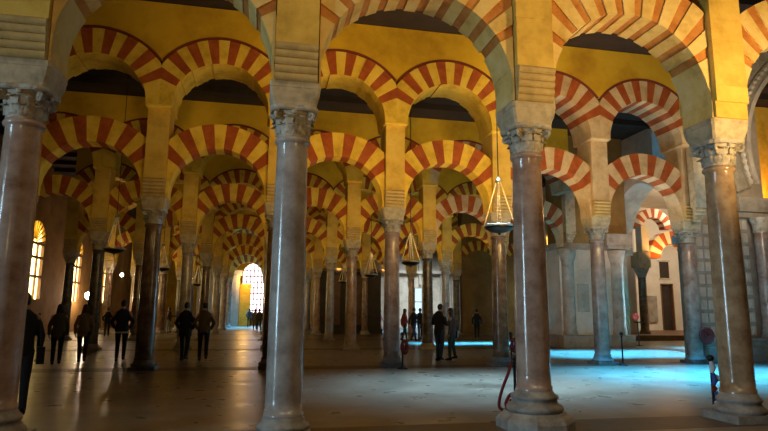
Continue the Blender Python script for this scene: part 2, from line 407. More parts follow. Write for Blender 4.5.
for r, (a, b) in ranges.items():
    hi = b if r != 'C' else 6
    if r == 'A': lo = 1
    else: lo = a
    for i in range(lo, hi):
        n = i - a
        nm = f'between the {on(r,i)} and {on(r,i+1)} columns of the {ROWNAME[r]} row' if not (r == 'C' and i == 5) else 'joining the third row to the grey chapel pier'
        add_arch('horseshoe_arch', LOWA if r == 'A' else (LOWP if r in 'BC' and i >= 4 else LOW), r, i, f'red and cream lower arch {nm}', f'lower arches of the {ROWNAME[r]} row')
        if r != 'A':
            add_arch('round_arch', UPPP if r in 'BC' and i >= 4 else UPS, r, i, f'red and cream upper arch {nm}', f'upper arches of the {ROWNAME[r]} row')
    if r != 'A': spandrel(f'wall_{ROWNAME[r]}_arcade', r, lo, hi)

# ------------------------------------------------------------------ shell
struct('floor', MB().box(-16, 42, -6, 70, -.3, 0), ['floor'])
b = MB(); b.box(-16, 42, -6, 8.3, TOP+.02, TOP+.2); b.box(-16, 14.5, 8.3, 17.7, TOP+.02, TOP+.2); b.box(-16, 42, 17.7, 70, TOP+.02, TOP+.2)
b.box(14.5, 32, 8.3, 17.7, 13.4, 13.6); b.box(14.3, 14.5, 8.3, 17.7, TOP+.2, 13.6); b.box(14.5, 32, 8.1, 8.3, TOP+.2, 13.6); b.box(32, 32.2, 8.3, 17.7, TOP, 13.6)
struct('ceiling', b, ['ceil'])
k = 0
for r in 'BCDEF':
    y = ROWY[r]
    for yy in (y - 2.2, y - 4.2, y - 6.2):
        k += 1; struct(f'trim_{k}', MB().box(-12.7, 14.2 if r == 'B' else 26, yy-.14, yy+.14, TOP-.22, TOP+.019), ['ceil'])
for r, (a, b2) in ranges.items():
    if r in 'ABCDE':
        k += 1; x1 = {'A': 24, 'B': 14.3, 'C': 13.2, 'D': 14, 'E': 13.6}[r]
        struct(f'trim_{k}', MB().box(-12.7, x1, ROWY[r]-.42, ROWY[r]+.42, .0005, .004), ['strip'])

def arch_pts(c, zc, r, n=24, a0=0., a1=PI): return [(c + r*math.cos(a0+(a1-a0)*q/n), zc + r*math.sin(a0+(a1-a0)*q/n)) for q in range(n+1)]

# left wall with three arched shell-headed windows
XW = -12.8
wy = [36.8, 44.4, 51.8]; ww, wz0, wzs = 1.3, 2.1, 5.3
b = MB(); prev = 9.
for y in wy:
    b.box(XW-.8, XW, prev, y-ww, 0, TOP); b.box(XW-.8, XW, y-ww, y+ww, 0, wz0); prev = y+ww
    top = arch_pts(y, wzs, ww, 20)
    R = [[(XW-.8, p[0], p[1]), (XW, p[0], p[1]), (XW, p[0], TOP), (XW-.8, p[0], TOP)] for p in top]
    b.rings(R, 0, False)
b.box(XW-.8, XW, prev, 69, 0, TOP)
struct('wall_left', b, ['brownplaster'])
for q, y in enumerate(wy):
    o = MB(); pts = [(y+ww, wz0), (y+ww, wzs)] + arch_pts(y, wzs, ww, 20)[1:-1] + [(y-ww, wzs), (y-ww, wz0)]
    n = len(pts); o.add([(XW-.2, p[0], p[1]) for p in pts], [tuple(range(n))])
    w = struct(f'window_{q+1}', o, ['winwarm'])
    f = MB()
    for zz in (3.4, 4.5, wzs): f.box(XW-.16, XW-.02, y-ww, y+ww, zz-.07, zz+.07)
    for yy in (-.45, .45): f.box(XW-.16, XW-.05, y+yy-.05, y+yy+.05, wz0, wzs)
    f.box(XW-.18, XW-.005, y-ww, y-ww+.12, wz0, wzs); f.box(XW-.18, XW-.005, y+ww-.12, y+ww, wz0, wzs)
    fr = obj('window_frame', f.mesh('window_frame', ['wood']), w)
    s = MB()
    for g in range(11):
        a = PI*(g+.5)/11
        s.tube([(XW-.13, y+.25*math.cos(a), wzs+.25*math.sin(a)), (XW-.08, y+ww*math.cos(a), wzs+ww*math.sin(a))], [.03,.075], 6)
    obj('shell_head', s.mesh('shell_head', ['stone_y']), w)

# back wall with the bright lattice window and a doorway, and a pale chapel wall
b = MB(); YBK = 66.
lx0, lx1, lz0, lzs = -2.1, .3, 1.3, 5.5
b.box(XW, lx0, YBK, YBK+.8, 0, TOP); b.box(lx0, lx1, YBK, YBK+.8, 0, lz0); b.box(lx1, 42, YBK, YBK+.8, 0, TOP)
R = [[(p[0], YBK, p[1]), (p[0], YBK, TOP), (p[0], YBK+.8, TOP), (p[0], YBK+.8, p[1])] for p in arch_pts((lx0+lx1)/2, lzs, (lx1-lx0)/2, 20)]
b.rings(R, 0, False); struct('wall_back', b, ['plaster'])
c0, hr = (lx0+lx1)/2, (lx1-lx0)/2
pts = [(lx1, lz0), (lx1, lzs)] + arch_pts(c0, lzs, hr, 20)[1:-1] + [(lx0, lzs), (lx0, lz0)]
o = MB().add([(p[0], YBK+.5, p[1]) for p in pts], [tuple(range(len(pts)))]); w = struct('window_4', o, ['winpink'])
f = MB()
for g in range(1, 6): 
    x = lx0 + (lx1-lx0)*g/6; f.box(x-.05, x+.05, YBK+.38, YBK+.46, lz0, lzs + math.sqrt(max(.01, hr*hr-(x-c0)**2))-.02)
for g in range(8):
    z = lz0 + .25 + g*.62; h = hr if z < lzs else math.sqrt(max(.01, hr*hr-(z-lzs)**2)); f.box(c0-h+.02, c0+h-.02, YBK+.36, YBK+.44, z-.05, z+.05)
obj('lattice', f.mesh('lattice', ['pale']), w)

# ------------------------------------------------------------------ right side: chapel pier, transverse arch, lit room
t = empty('chapel_pier', (15.4, 25.6, 0), 'broad grey stone pier with engaged columns, standing behind the fifth column of the second row', 'pier')
def part(name, mb, mats, par, off=None, bevel=0):
    L = par.location; mb.v = [(v[0]-L.x, v[1]-L.y, v[2]-L.z) for v in mb.v]
    return obj(name, mb.mesh(name, mats), par, bevel=bevel)
part('pier_wall', MB().box(13.55, 16.9, 25.0, 26.4, .55, 4.5), ['pale'], t)
part('plinth', MB().box(13.4, 17.05, 24.6, 26.4, 0, .549), ['greystone'], t, bevel=.03)
b = MB(); b.box(13.5, 17.0, 24.93, 26.4, 4.501, 4.62); b.box(13.45, 17.06, 24.88, 26.4, 4.621, 4.8); part('cornice', b, ['greystone'], t)
for x in (13.95, 16.5):
    part('engaged_column', MB().lathe([(.36,.55),(.36,.7),(.31,.78),(.30,3.9),(.33,3.95),(.42,4.3),(.45,4.498)], 24, x, 25.02), ['greystone'], t)
b = MB(); b.box(15.85, 17.0, 24.55, 24.87, 4.55, 4.7); b.box(15.75, 17.05, 24.45, 24.87, 4.701, 5.25); part('heavy_impost', b, ['greystone'], t)
b = MB(); b.box(14.4, 15.0, 24.97, 24.999, 1.6, 2.9); part('inset_panel', b, ['greystone'], t)
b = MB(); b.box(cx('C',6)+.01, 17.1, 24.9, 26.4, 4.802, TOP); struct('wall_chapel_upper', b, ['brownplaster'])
t = empty('hanging_pilaster', (13.71, 24.0, 0), 'grey wall pilaster with a scalloped foot hanging above the chapel pier', 'pilaster')
b = MB(); b.box(13.75, 14.25, 24.58, 24.89, 5.3, 9.0)
for g in range(4): b.tube([(13.75+.04*g, 24.64+.05*g, 5.24-.12*g), (14.25-.04*g, 24.62+.05*g, 5.22-.12*g)], .075, 10)
part('pilaster_shaft', b, ['impost'], t)
# transverse pointed arch wall (runs away from the viewer)
XA0, XA1 = 17.25, 18.35; ya, yb, zs = 21.4, 26.4, 4.9; yc = (ya+yb)/2; hw = (yb-ya)/2
prof = []
for q in range(25):                        # pointed, slightly horseshoe
    u = -1 + 2*q/24; y = yc + hw*u
    z = zs + 2.75*(1-abs(u)**1.75)**.62
    prof.append((y, z))
b = MB(); b.rings([[(XA0, y, z), (XA0, y, TOP), (XA1, y, TOP), (XA1, y, z)] for y, z in prof], 0, False)
b.box(XA0, XA1, 18.2, ya, 0, TOP); b.box(XA0, XA1, 26.85, 27.4, 0, TOP); b.box(XA0, XA1, 26.41, 26.85, 4.9, TOP)
struct('wall_chapel_side', b, ['pale'])
t = empty('pointed_arch', (XA0, yc, 0), 'plain pinkish pointed arch opening into the lit white room', 'arch')
b = MB(); b.rings([[(XA0-.12, y, z-.02), (XA0-.12, yc+(y-yc)*1.16, zs+(z-zs)*1.12), (XA0-.003, yc+(y-yc)*1.16, zs+(z-zs)*1.12), (XA0-.003, y, z-.02)] for y, z in prof], 0, False)
part('archivolt', b, ['pale'], t)
for yy, nm in ((yb-.0, 'far'), (ya, 'near')):
    y0, y1 = (yy+.07, yy+.37) if nm == 'far' else (yy+.1, yy+.4)
    part('jamb_column', MB().lathe([(.2,0),(.2,.3),(.17,.4),(.16,3.9),(.17,3.95),(.19,4.3),(.19,4.45)], 20, (XA0+XA1)/2, (y0+y1)/2), ['base'], t)
    part('jamb_impost', MB().box(XA0-.1, XA1+.1, y0-.02, y1+.05, 4.46, 4.86), ['greystone'], t)

# lit white room beyond
b = MB(); YR = 40.
b.box(22.5, 30.1, YR, YR+.5, 0, TOP); b.box(30.1, 31.2, YR, YR+.5, 3.85, TOP); b.box(31.2, 42, YR, YR+.5, 0, TOP)
b.box(18.36, 23.8, 34.0, 34.3, 0, TOP); b.box(22.5, 23.0, 34.3, YR, 0, TOP); b.box(33.01, 33.5, 27, YR, 0, TOP)
struct('wall_white_room', b, ['white'])
t = empty('door_3', (30.65, YR, 0), 'tall dark wooden door in the white room wall', 'door'); t['kind'] = 'structure'
part('door_leaf', MB().box(30.2, 31.1, YR+.15, YR+.25, .31, 3.75), ['darkwood'], t)
b = MB(); b.box(30.1, 30.19, YR-.04, YR+.3, .31, 3.85); b.box(31.11, 31.2, YR-.04, YR+.3, .31, 3.85); b.box(30.1, 31.2, YR-.04, YR+.3, 3.76, 3.85); part('door_frame', b, ['wood'], t)
t = empty('window_5', (30.5, YR, 0), 'small dark window above the tall door in the white room', 'window'); t['kind'] = 'structure'
part('casement', MB().box(30.13, 30.94, YR-.03, YR-.001, 4.28, 5.53), ['darkwood'], t)
b = MB(); b.box(30.03, 31.04, YR-.08, YR-.001, 4.15, 4.27); b.box(30.03, 31.04, YR-.08, YR-.001, 5.54, 5.66); part('window_surround', b, ['pale'], t)
tag(obj('wall_tablet', MB().box(28.9, 29.65, YR-.12, YR-.002, .9, 2.9).mesh('wall_tablet', ['greystone'])), 'grey stone tablet on the white wall beside the door', 'tablet')
st = tag(obj('wooden_platform', MB().box(20.6, 32.9, 30.6, 33.9, .001, .30).box(23.85, 32.9, 33.901, YR-.1, .001, .30).mesh('wooden_platform', ['wood'])), 'low brown wooden platform on the floor of the white room', 'platform')
struct('ceiling_white_room', MB().box(18.4, 33., 27.45, 39.98, 9.75, 9.95), ['white'])
# column with two stacked arches inside the room
XR, YCR = 23.55, 33.0
t = empty('room_column', (XR, YCR, .301), 'thin brown column with a yellow block above, standing on the platform', 'column')
part('shaft', MB().lathe([(.34,.301),(.34,.45),(.26,.52),(.235,3.75),(.26,3.8)], 24, XR, YCR), ['sh_brown'], t)
part('capital', MB().lathe([(.26,3.801),(.3,3.95),(.46,4.3),(.48,4.4)], 8, XR, YCR, rot=PI/8, smooth=False), ['capital'], t)
part('impost_block', MB().box(XR-.42, XR+.42, YCR-.42, YCR+.42, 4.401, 5.4), ['stone_p'], t)
part('pillar_block', MB().box(XR-.05, XR+.45, YCR-.3, YCR+.3, 5.401, 7.1), ['white'], t)
RK = ring_mesh('voussoir_ring', 0, .95, 1.75, .3, 3, fan(13, D(0), D(180)), ['white','red'])
RKU = ring_mesh('voussoir_ring', 0, .82, 1.42, .28, 3, fan(13, D(5), D(175)), ['white','red'])
for nm, x, z, me, lab in (('room_arch', 25.75, 5.05, RK, 'lower red and white arch springing beside the thin brown column in the white room'), ('room_arch', 24.9, 6.95, RKU, 'upper red and white arch glowing orange above the white room column')):
    a = tag(obj(nm, me, None, (x, YCR + (.0 if me is RK else .6), z)), lab, 'arch')
t = empty('window_6', (23.52, 33.98, 0), 'narrow pointed window glowing bright orange seen through the pointed arch', 'window'); t['kind'] = 'structure'
def slit(t, x0, x1, z0, z1, y, m):
    c = (x0+x1)/2; zm = z1 - (z1-z0)*.35
    P = [(x0,z0),(x1,z0),(x1,zm),(c+.03,z1),(c-.03,z1),(x0,zm)]
    b = MB(); b.rings([[(px, yy, pz) for px, pz in P] for yy in (y-.06, y)], 0, False); part('glowing_pane', b, [m], t)
    b = MB(); b.box(x0-.1, x0-.001, y-.09, y, z0-.1, zm); b.box(x1+.001, x1+.1, y-.09, y, z0-.1, zm); b.box(x0, x1, y-.09, y, z0-.1, z0-.001); part('window_frame', b, ['pale'], t)
slit(t, 23.36, 23.68, 7.8, 9.4, 33.99, 'orangeglow')

# ------------------------------------------------------------------ right: carved chapel wall in line with the second row
YC0 = 17.1
ACX, ACZ, ARI, ARO = 20.5, 7.45, 3.65, 4.7
b = MB(); WX0 = 14.02; WT = 13.4
b.box(WX0, 17.0, YC0, YC0+.5, 0, 4.8); b.box(25.6, 27, YC0, YC0+.5, 0, WT)
a0 = -math.asin(1.8/ARO)
pts = [(ACX + (ARO+.03)*math.cos(a0+(PI-2*a0)*q/80), ACZ + (ARO+.03)*math.sin(a0+(PI-2*a0)*q/80)) for q in range(81)]
left = [p for p in pts if p[0] <= ACX + .001]
R = [[(WX0, YC0, z), (x, YC0, z), (x, YC0+.5, z), (WX0, YC0+.5, z)] for x, z in left][::-1]
b.rings(R, 0, False); b.box(WX0, 16.1, YC0, YC0+.5, 4.8, 5.65); b.box(WX0, 25.6, YC0, YC0+.5, ACZ+ARO+.03, WT)
struct('wall_right', b, ['greystone'])
t = empty('carved_arch', (ACX, YC0, 0), 'carved grey stone horseshoe arch with ringed mouldings on the chapel wall', 'arch')
bands = [(ARI, ARI+.16, .10, 'pale'), (ARI+.16, ARI+.3, .02, 'greystone'), (ARI+.3, ARI+.52, .14, 'carved'), (ARI+.52, ARI+.62, .04, 'greystone'), (ARI+.62, ARO, .12, 'carved')]
for r0, r1, pr, mm in bands:
    b = MB(); R = []
    for q in range(49):
        a = D(-21) + D(222)*q/48; w = 1 + (.02*math.cos(q*PI) if mm == 'carved' else 0)
        ca, sa = math.cos(a), math.sin(a)
        R.append([(ACX+r0*ca, YC0-pr*w, ACZ+r0*sa), (ACX+r1*ca, YC0-pr*w, ACZ+r1*sa), (ACX+r1*ca, YC0+.45, ACZ+r1*sa), (ACX+r0*ca, YC0+.45, ACZ+r0*sa)])
    b.rings(R, 0, False); part('moulding', b, [mm], t)
b = MB()
b.tube([(ACX+(ARI+.41)*math.cos(D(-20)+D(220)*q/256), YC0-.15, ACZ+(ARI+.41)*math.sin(D(-20)+D(220)*q/256)) for q in range(257)], [.03 + .055*abs(math.sin(PI*q/4)) for q in range(257)], 8)
part('bead_moulding', b, ['pale'], t)
b = MB(); b.box(15.85, 17.2, YC0-.35, YC0-.001, 4.82, 5.0); b.box(15.75, 17.3, YC0-.5, YC0-.001, 5.001, 5.5)
part('impost', b, ['greystone'], t)
def panel_pilaster(x0, x1, z0, z1, label, y=YC0):
    t = empty('carved_pilaster', ((x0+x1)/2, y, 0), label, 'pilaster')
    part('pilaster_shaft', MB().box(x0, x1, y-.16, y-.002, z0, z1), ['greystone'], t)
    b = MB(); n = int((z1-z0)/.42); w = x1-x0
    for k in range(n):
        z = z0 + (k+.5)*(z1-z0)/n
        for s in (-1, 1):
            c = x0 + w/2 + s*w*.235; h = w*.17
            b.box(c-h, c+h, y-.20, y-.161, z-.15, z+.15); b.box(c-h*.5, c+h*.5, y-.225, y-.201, z-.08, z+.08)
    part('carved_squares', b, ['pale'], t)
panel_pilaster(14.15, 14.78, .79, 4.6, 'pilaster of small carved squares beside the sixth column of the second row')
panel_pilaster(15.78, 16.3, .79, 4.81, 'pilaster of small carved squares under the impost of the carved arch')
t = empty('jamb_column', (16.66, YC0-.36, 0), 'rose marble jamb column under the impost of the carved arch', 'column')
part('shaft', MB().lathe([(.24,1.08),(.23,4.3)], 24, 16.66, YC0-.36), ['sh_pink'], t)
part('base', MB().lathe([(.3,.79),(.3,.86),(.25,.92),(.27,.98),(.22,1.079)], 24, 16.66, YC0-.36), ['base'], t)
part('capital', MB().lathe([(.24,4.301),(.27,4.35),(.24,4.38),(.27,4.6),(.34,4.76),(.34,4.818)], 24, 16.66, YC0-.36), ['capital'], t)
t = empty('wall_plinth', (16.0, YC0, 0), 'stepped grey stone plinth along the foot of the carved chapel wall', 'plinth')
b = MB(); b.box(14.0, 17.0, YC0-.62, YC0-.001, 0, .5); b.box(14.0, 17.0, YC0-.57, YC0-.001, .501, .7); b.box(14.0, 17.0, YC0-.62, YC0-.001, .701, .785)
part('plinth_course', b, ['greystone'], t, bevel=.02)
t = empty('hanging_pilaster', (cx('B',6), ROWY['B'], 0), 'pale wall pilaster with a curled foot above the sixth column of the second row', 'pilaster')
b = MB(); b.box(cx('B',6)-.26, cx('B',6)+.14, ROWY['B']-.86, ROWY['B']-.60, 4.9, 6.9)
for g in range(4): b.tube([(cx('B',6)-.26+.03*g, ROWY['B']-.75+.05*g, 4.85-.11*g), (cx('B',6)+.14-.03*g, ROWY['B']-.75+.05*g, 4.85-.11*g)], .07, 10)
part('pilaster_shaft', b, ['impost'], t)
b = MB(); b.box(18.4, 27, 19.5, 19.8, 0, TOP); struct('wall_behind_carved_arch', b, ['stone_y'])

# ------------------------------------------------------------------ middle depth: infill wall, dark screen, pale chapel wall, doorway
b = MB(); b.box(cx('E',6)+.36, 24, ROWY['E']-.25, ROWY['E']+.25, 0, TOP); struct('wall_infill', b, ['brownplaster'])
RB = ring_mesh('voussoir_ring', CL, RI, RE, .02, HALF-PW-.1, fan(11, D(35), D(145)), ['stone_y','red'])
for i in (6, 7):
    a = tag(obj('blind_arch', RB, None, (cx('E',i)+HALF, ROWY['E']-.272, 0)), 'red and cream blind arch on the ochre wall, ' + ('behind the couple' if i == 6 else 'beside the daylit doorway'), 'arch')
t = empty('choir_screen', (6.0, 42.2, 0), 'dark wooden choir screen standing between far columns in the middle of the hall', 'screen')
b = MB(); b.box(3.6, 8.5, 42.0, 42.5, .3, 4.4); part('screen_body', b, ['darkwood'], t)
b = MB(); b.box(3.5, 8.6, 41.85, 42.6, 0, .299); part('screen_plinth', b, ['darkwood'], t)
b = MB(); b.box(3.4, 8.7, 41.8, 42.65, 4.401, 4.6); part('screen_cornice', b, ['wood'], t)
for g in range(5):
    b = MB(); x = 3.75 + g*.96; b.box(x, x+.8, 41.94, 41.999, .6, 4.1); part('screen_panel', b, ['wood' if g % 2 else 'darkwood'], t)
b = MB(); b.box(11.5, 14.6, 58, 58.6, 0, TOP); b.box(14.6, 16.1, 58, 58.6, 3.9, TOP); b.box(16.1, 21, 58, 58.6, 0, TOP); struct('wall_pale_chapel', b, ['pale'])
w = struct('door_1', MB().box(14.6, 16.1, 58.45, 58.5, 0, 3.9), ['winday'])
b = MB(); b.box(15.31, 15.39, 58.35, 58.44, 0, 3.9); b.box(14.6, 16.1, 58.35, 58.44, 2.5, 2.6); obj('door_frame', b.mesh('door_frame', ['greystone']), w)
t = empty('chapel_facade', (16, 57.9, 0), 'pale ribbed stone chapel front around the small daylit doorway', 'facade')
for g in range(7):
    x = 12.2 + g*1.15
    if not 14.4 < x < 16.3: part('rib', MB().box(x, x+.22, 57.7, 57.999, 0, 9.0), ['pale'], t)
    else: part('rib', MB().box(x, x+.22, 57.7, 57.999, 4.3, 9.0), ['pale'], t)
part('string_course', MB().box(11.8, 20.4, 57.6, 57.699, 5.4, 5.7), ['white'], t)
# daylit doorway with red banner, between fifth column and chapel pier
DY = 37.5
b = MB(); b.box(17.3, 18.2, DY, DY+.4, 0, TOP); b.box(18.2, 20.2, DY, DY+.4, 5.0, TOP); b.box(20.2, 22.4, DY, DY+.4, 0, TOP) 
struct('wall_doorway', b, ['white'])
w = struct('door_2', MB().box(18.2, 20.2, DY+.3, DY+.34, 0, 5.0), ['winday'])
b = MB(); b.box(18.2, 18.32, DY+.1, DY+.29, 0, 5.0); b.box(20.08, 20.2, DY+.1, DY+.29, 0, 5.0); b.box(18.2, 20.2, DY+.1, DY+.29, 3.4, 3.52); b.box(19.16, 19.24, DY+.1, DY+.29, 0, 5.0); obj('door_frame', b.mesh('door_frame', ['darkwood']), w)
t = empty('banner_stand', (17.9, 33.6, 0), 'red banner on a thin black stand in front of the bright doorway', 'banner')
part('banner', MB().box(17.57, 18.24, 33.59, 33.61, 2.0, 2.95), ['redcloth'], t)
for x in (17.7, 18.1): part('post', MB().tube([(x, 33.64, 0), (x, 33.64, 2.97)], .03, 8), ['black'], t)
b = MB(); b.box(17.5, 18.3, 33.4, 33.8, 0, .06); part('foot', b, ['black'], t)

# distant corridor: pale pier and confessional
t = empty('corridor_pier', (-4.2, 60, 0), 'pale stone pier with a cornice at the far end of the long aisle', 'pier')
part('pier_wall', MB().box(-6.2, -2.2, 60, 61.5, 0, 5.0), ['pale'], t); part('cornice', MB().box(-6.4, -2.0, 59.8, 61.6, 5.001, 5.5), ['pale'], t)
for x in (-2.7, -3.6, -5.2): part('pilaster', MB().box(x-.2, x+.2, 59.75, 59.999, 0, 5.0), ['pale'], t)
t = empty('confessional', (-3.35, 57.2, 0), 'dark wooden confessional against the pale pier at the end of the aisle', 'confessional')
part('cabinet', MB().box(-3.9, -2.85, 57.0, 58.0, .25, 2.9), ['darkwood'], t); part('plinth', MB().box(-4.0, -2.75, 56.9, 58.0, 0, .249), ['darkwood'], t)
b = MB(); b.add([(-4.0,56.9,2.901),(-2.75,56.9,2.901),(-2.75,58,2.901),(-4.0,58,2.901),(-3.375,57.2,3.9),(-3.375,57.8,3.9)], [(0,1,4),(1,2,5,4),(2,3,5),(3,0,4,5),(0,3,2,1)]); part('roof', b, ['darkwood'], t)

t = empty('window_7', (19.54, DY, 0), 'tiny pointed window glowing orange above the daylit doorway', 'window'); t['kind'] = 'structure'
slit(t, 19.4, 19.68, 6.1, 6.95, DY-.002, 'orangeglow')
tag(obj('aisle_end_wall', MB().box(-2.15, -1.1, 61.0, 61.5, 0, 4.2).mesh('aisle_end_wall', ['stone_y'])), 'low ochre wall end in front of the bright lattice window', 'wall end')

# ------------------------------------------------------------------ hanging lamps
LR = .345
def lamp_meshes():
    d = {}
    b = MB(); b.lathe([(.02,-.115),(.10,-.105),(.22,-.07),(.31,-.02),(LR-.005,.025),(LR-.03,.028),(.29,-.005),(.2,-.05),(.05,-.08)], 32); b.sphere((0,0,-.125), .035, n=10); d['dish'] = b.mesh('dish', ['bronze'])
    b = MB(); R = []
    for q in range(40):
        a = 2*PI*q/40; R.append([((LR+.022*math.cos(t))*math.cos(a), (LR+.022*math.cos(t))*math.sin(a), .045+.022*math.sin(t)) for t in [2*PI*k/8 for k in range(8)]])
    b.rings(R, 0, True, False, True); d['rim'] = b.mesh('rim', ['brass'])
    d['chain'] = []
    for k in range(4):
        a = PI/4 + k*PI/2 + .25; b = MB(); n = 15
        p0 = Vector((.04*math.cos(a), .04*math.sin(a), 1.08)); p1 = Vector((LR*math.cos(a), LR*math.sin(a), .06))
        b.tube([p0, p1], .014, 6)
        for q in range(n): 
            c = p0 + (p1-p0)*(q+.5)/n; b.sphere(c, .022, .022, .028, n=6)
        d['chain'].append(b.mesh('chain', ['brass']))
    b = MB(); b.tube([(0,0,.02),(0,0,1.06)], .005, 6)
    for q in range(12): b.sphere((0,0,.08+q*.08), .022, n=8)
    d['bead_strand'] = b.mesh('bead_strand', ['brass'])
    b = MB(); b.lathe([(.02,1.06),(.075,1.07),(.085,1.09),(.06,1.12),(.03,1.16),(.02,1.2)], 20); d['cap'] = b.mesh('cap', ['brass'])
    d['oil_cup'] = [MB().lathe([(.018,.03),(.032,.05),(.036,.10),(.03,.10),(.026,.055)], 10, .26*math.cos(2*PI*q/6), .26*math.sin(2*PI*q/6)).mesh('oil_cup', ['brass']) for q in range(6)]
    return d
LM = lamp_meshes()
def hang_lamp(x, y, z, label):
    t = empty('hanging_lamp', (x, y, z), label, 'lamp', 'hanging oil lamps of the naves')
    for k in ('dish','rim','bead_strand','cap'): obj(k, LM[k], t)
    for m in LM['oil_cup']: obj('oil_cup', m, t)
    for m in LM['chain']: obj('chain', m, t)
    obj('suspension_cord', MB().tube([(0,0,1.19),(0,0,TOP-.225-z if y > 9 else 3)], .012, 6).mesh('suspension_cord', ['black']), t)
hang_lamp(5.18, 12.2, 3.42, 'largest brass hanging lamp, a beaded cone over a dark dish, beside the rose-brown column')
hang_lamp(-4.84, 20.62, 3.48, 'brass hanging lamp over the man in dark blue, behind the second row')
hang_lamp(5.27, 20.62, 3.30, 'brass hanging lamp over the people in the middle, just behind the second row')
hang_lamp(5.26, 28.52, 3.30, 'brass hanging lamp with a bright rim in front of the dark choir screen')
hang_lamp(-4.56, 28.52, 3.42, 'small brass hanging lamp beside the first dark column of the second row')
hang_lamp(-3.75, 36.41, 3.05, 'small far brass hanging lamp above the two people in dark jackets')
hang_lamp(5.01, 36.41, 3.35, 'far brass hanging lamp half hidden by a column before the dark screen')

t = empty('floor_lamp', (-11.85, 44.4, 0), 'bright pinkish lamp on a thin stand near the window wall', 'lamp')
part('stand', MB().tube([(-11.85,44.4,.05),(-11.85,44.4,2.25)], .03, 8), ['black'], t); part('foot', MB().lathe([(.25,0),(.25,.04),(.05,.05)], 20, -11.85, 44.4), ['black'], t)
part('globe', MB().sphere((-11.85,44.4,2.48), .22, .2, .26, n=16), ['bulb'], t)
t = empty('bracket_lamp', (-8.65, 39.3, 3.7), 'glaring bare lamp hanging between far columns on the window side', 'lamp')
part('globe', MB().sphere((-8.65,39.3,3.7), .1, n=14), ['bulb'], t); part('cord', MB().tube([(-8.65,39.3,3.8),(-8.65,39.3,TOP)], .012, 6), ['black'], t)

# ------------------------------------------------------------------ barrier posts
def post_meshes():
    a = MB().lathe([(.15,0),(.15,.015),(.13,.03),(.04,.05),(.03,.07)], 24).mesh('foot', ['black'])
    b = MB().lathe([(.026,.071),(.022,.09),(.022,.84),(.034,.85),(.034,.88),(.022,.89)], 16).mesh('shaft', ['black'])
    c = MB().sphere((0,0,.94), .058, n=14).mesh('ball_knob', ['black'])
    return a, b, c
PF, PS, PK = post_meshes()
def post(x, y, label, s=1.):
    t = empty('barrier_post', (x, y, 0), label, 'post', 'black barrier posts'); t.scale = (1,1,s)
    obj('foot', PF, t); obj('shaft', PS, t); obj('ball_knob', PK, t)
def rope(name, x, y, pts, label, mats=('ropered',), r=.022):
    o = obj(name, MB().tube(pts, r, 8).mesh(name, mats), None, (x, y, 0)); tag(o, label, 'rope', 'red barrier ropes'); return o
def smooth(P, n=6):
    out = []; V = [Vector(p) for p in P]
    for k in range(len(V)-1):
        p0, p1, p2, p3 = V[max(k-1,0)], V[k], V[k+1], V[min(k+2,len(V)-1)]
        for q in range(n):
            t = q/n; out.append(.5*((2*p1) + (p2-p0)*t + (2*p0-5*p1+4*p2-p3)*t*t + (3*p1-p0-3*p2+p3)*t**3))
    return out + [V[-1]]
post(4.02, 9.0, 'black ball-topped barrier post beside the broad eight-sided column base', .88)
rope('barrier_rope', 4.02, 9.0, smooth([(-.06,-.02,.76),(-.12,-.03,.6),(-.24,-.04,.34),(-.30,-.05,.12),(-.26,-.1,.05),(-.14,-.2,.06),(-.08,-.2,.16),(-.1,-.2,.30),(-.18,-.18,.27),(-.24,-.18,.14),(-.18,-.22,.035),(-.06,-.22,.05),(-.09,-.2,.18),(-.18,-.2,.2)]), 'dark red rope looped on the floor from the nearest black post', r=.026)
post(7.13, 16.15, 'black barrier post before the fourth column of the second row')
post(3.86, 16.0, 'black barrier post before the third rose-brown column of the second row')
post(10.74, 16.2, 'black barrier post standing alone on the bright floor by the fifth second-row column')
post(7.19, 8.45, 'black barrier post with banded tapes beside the front brown column', .9)
def coil(x, y, z, label, R=.075, h=.34):
    P = [( .035+R*math.sin(6*PI*q/40)*(.6+.4*q/40), -.12-.03*math.sin(q), z + h*.5*math.cos(6*PI*q/40)) for q in range(41)]
    rope('hanging_rope', x, y, P, label, r=.045)
coil(7.13, 16.15, .62, 'bundle of red rope hung on the post by the fourth second-row column')
coil(3.86, 16.0, .60, 'bundle of red rope hung on the post by the third second-row column')
t = empty('tape_bundle', (7.26, 8.36, 0), 'white, blue and red banded tapes hanging from the post by the front brown column', 'tape')
for k, (m, z0, z1, x) in enumerate((('tape', .62, .80, .0), ('blueband', .44, .61, .02), ('ropered', .34, .43, .0), ('tape', .50, .58, .07), ('blueband', .2, .33, .05), ('tape', .05, .19, .04))):
    part('band', MB().tube([(7.08+x, 8.32, z0), (7.11+x, 8.31, (z0+z1)/2), (7.08+x, 8.32, z1)], [.03,.045,.03], 8), [m], t)
t = empty('hanging_rope_coil', (13.75, 16.3, 0), 'round red rope coil hung on the sixth column of the second row', 'rope', 'red barrier ropes')
b = MB()
for k in range(4):
    rr = .06 + .06*k; b.tube([(13.72 + rr*math.cos(q*PI/8), 16.22 - .01*k, .88 + rr*math.sin(q*PI/8)) for q in range(17)], .035, 8)
part('coil', b, ['ropered'], t); part('hook', MB().tube([(13.72, 16.24, .9), (13.72, 16.26, 1.15)], .015, 6), ['black'], t)
t = empty('barrier_stand', (18.0, 25.75, 0), 'small black stand with a round red sign beside the bright chapel jamb', 'stand')
part('post', MB().tube([(18.0, 25.75, 0), (18.0, 25.75, 1.1)], .03, 8), ['black'], t); part('tray', MB().box(17.85, 18.25, 25.65, 25.85, 1.1, 1.16), ['black'], t); part('foot', MB().lathe([(.2,0),(.2,.03),(.04,.04)], 16, 18.0, 25.75), ['black'], t)
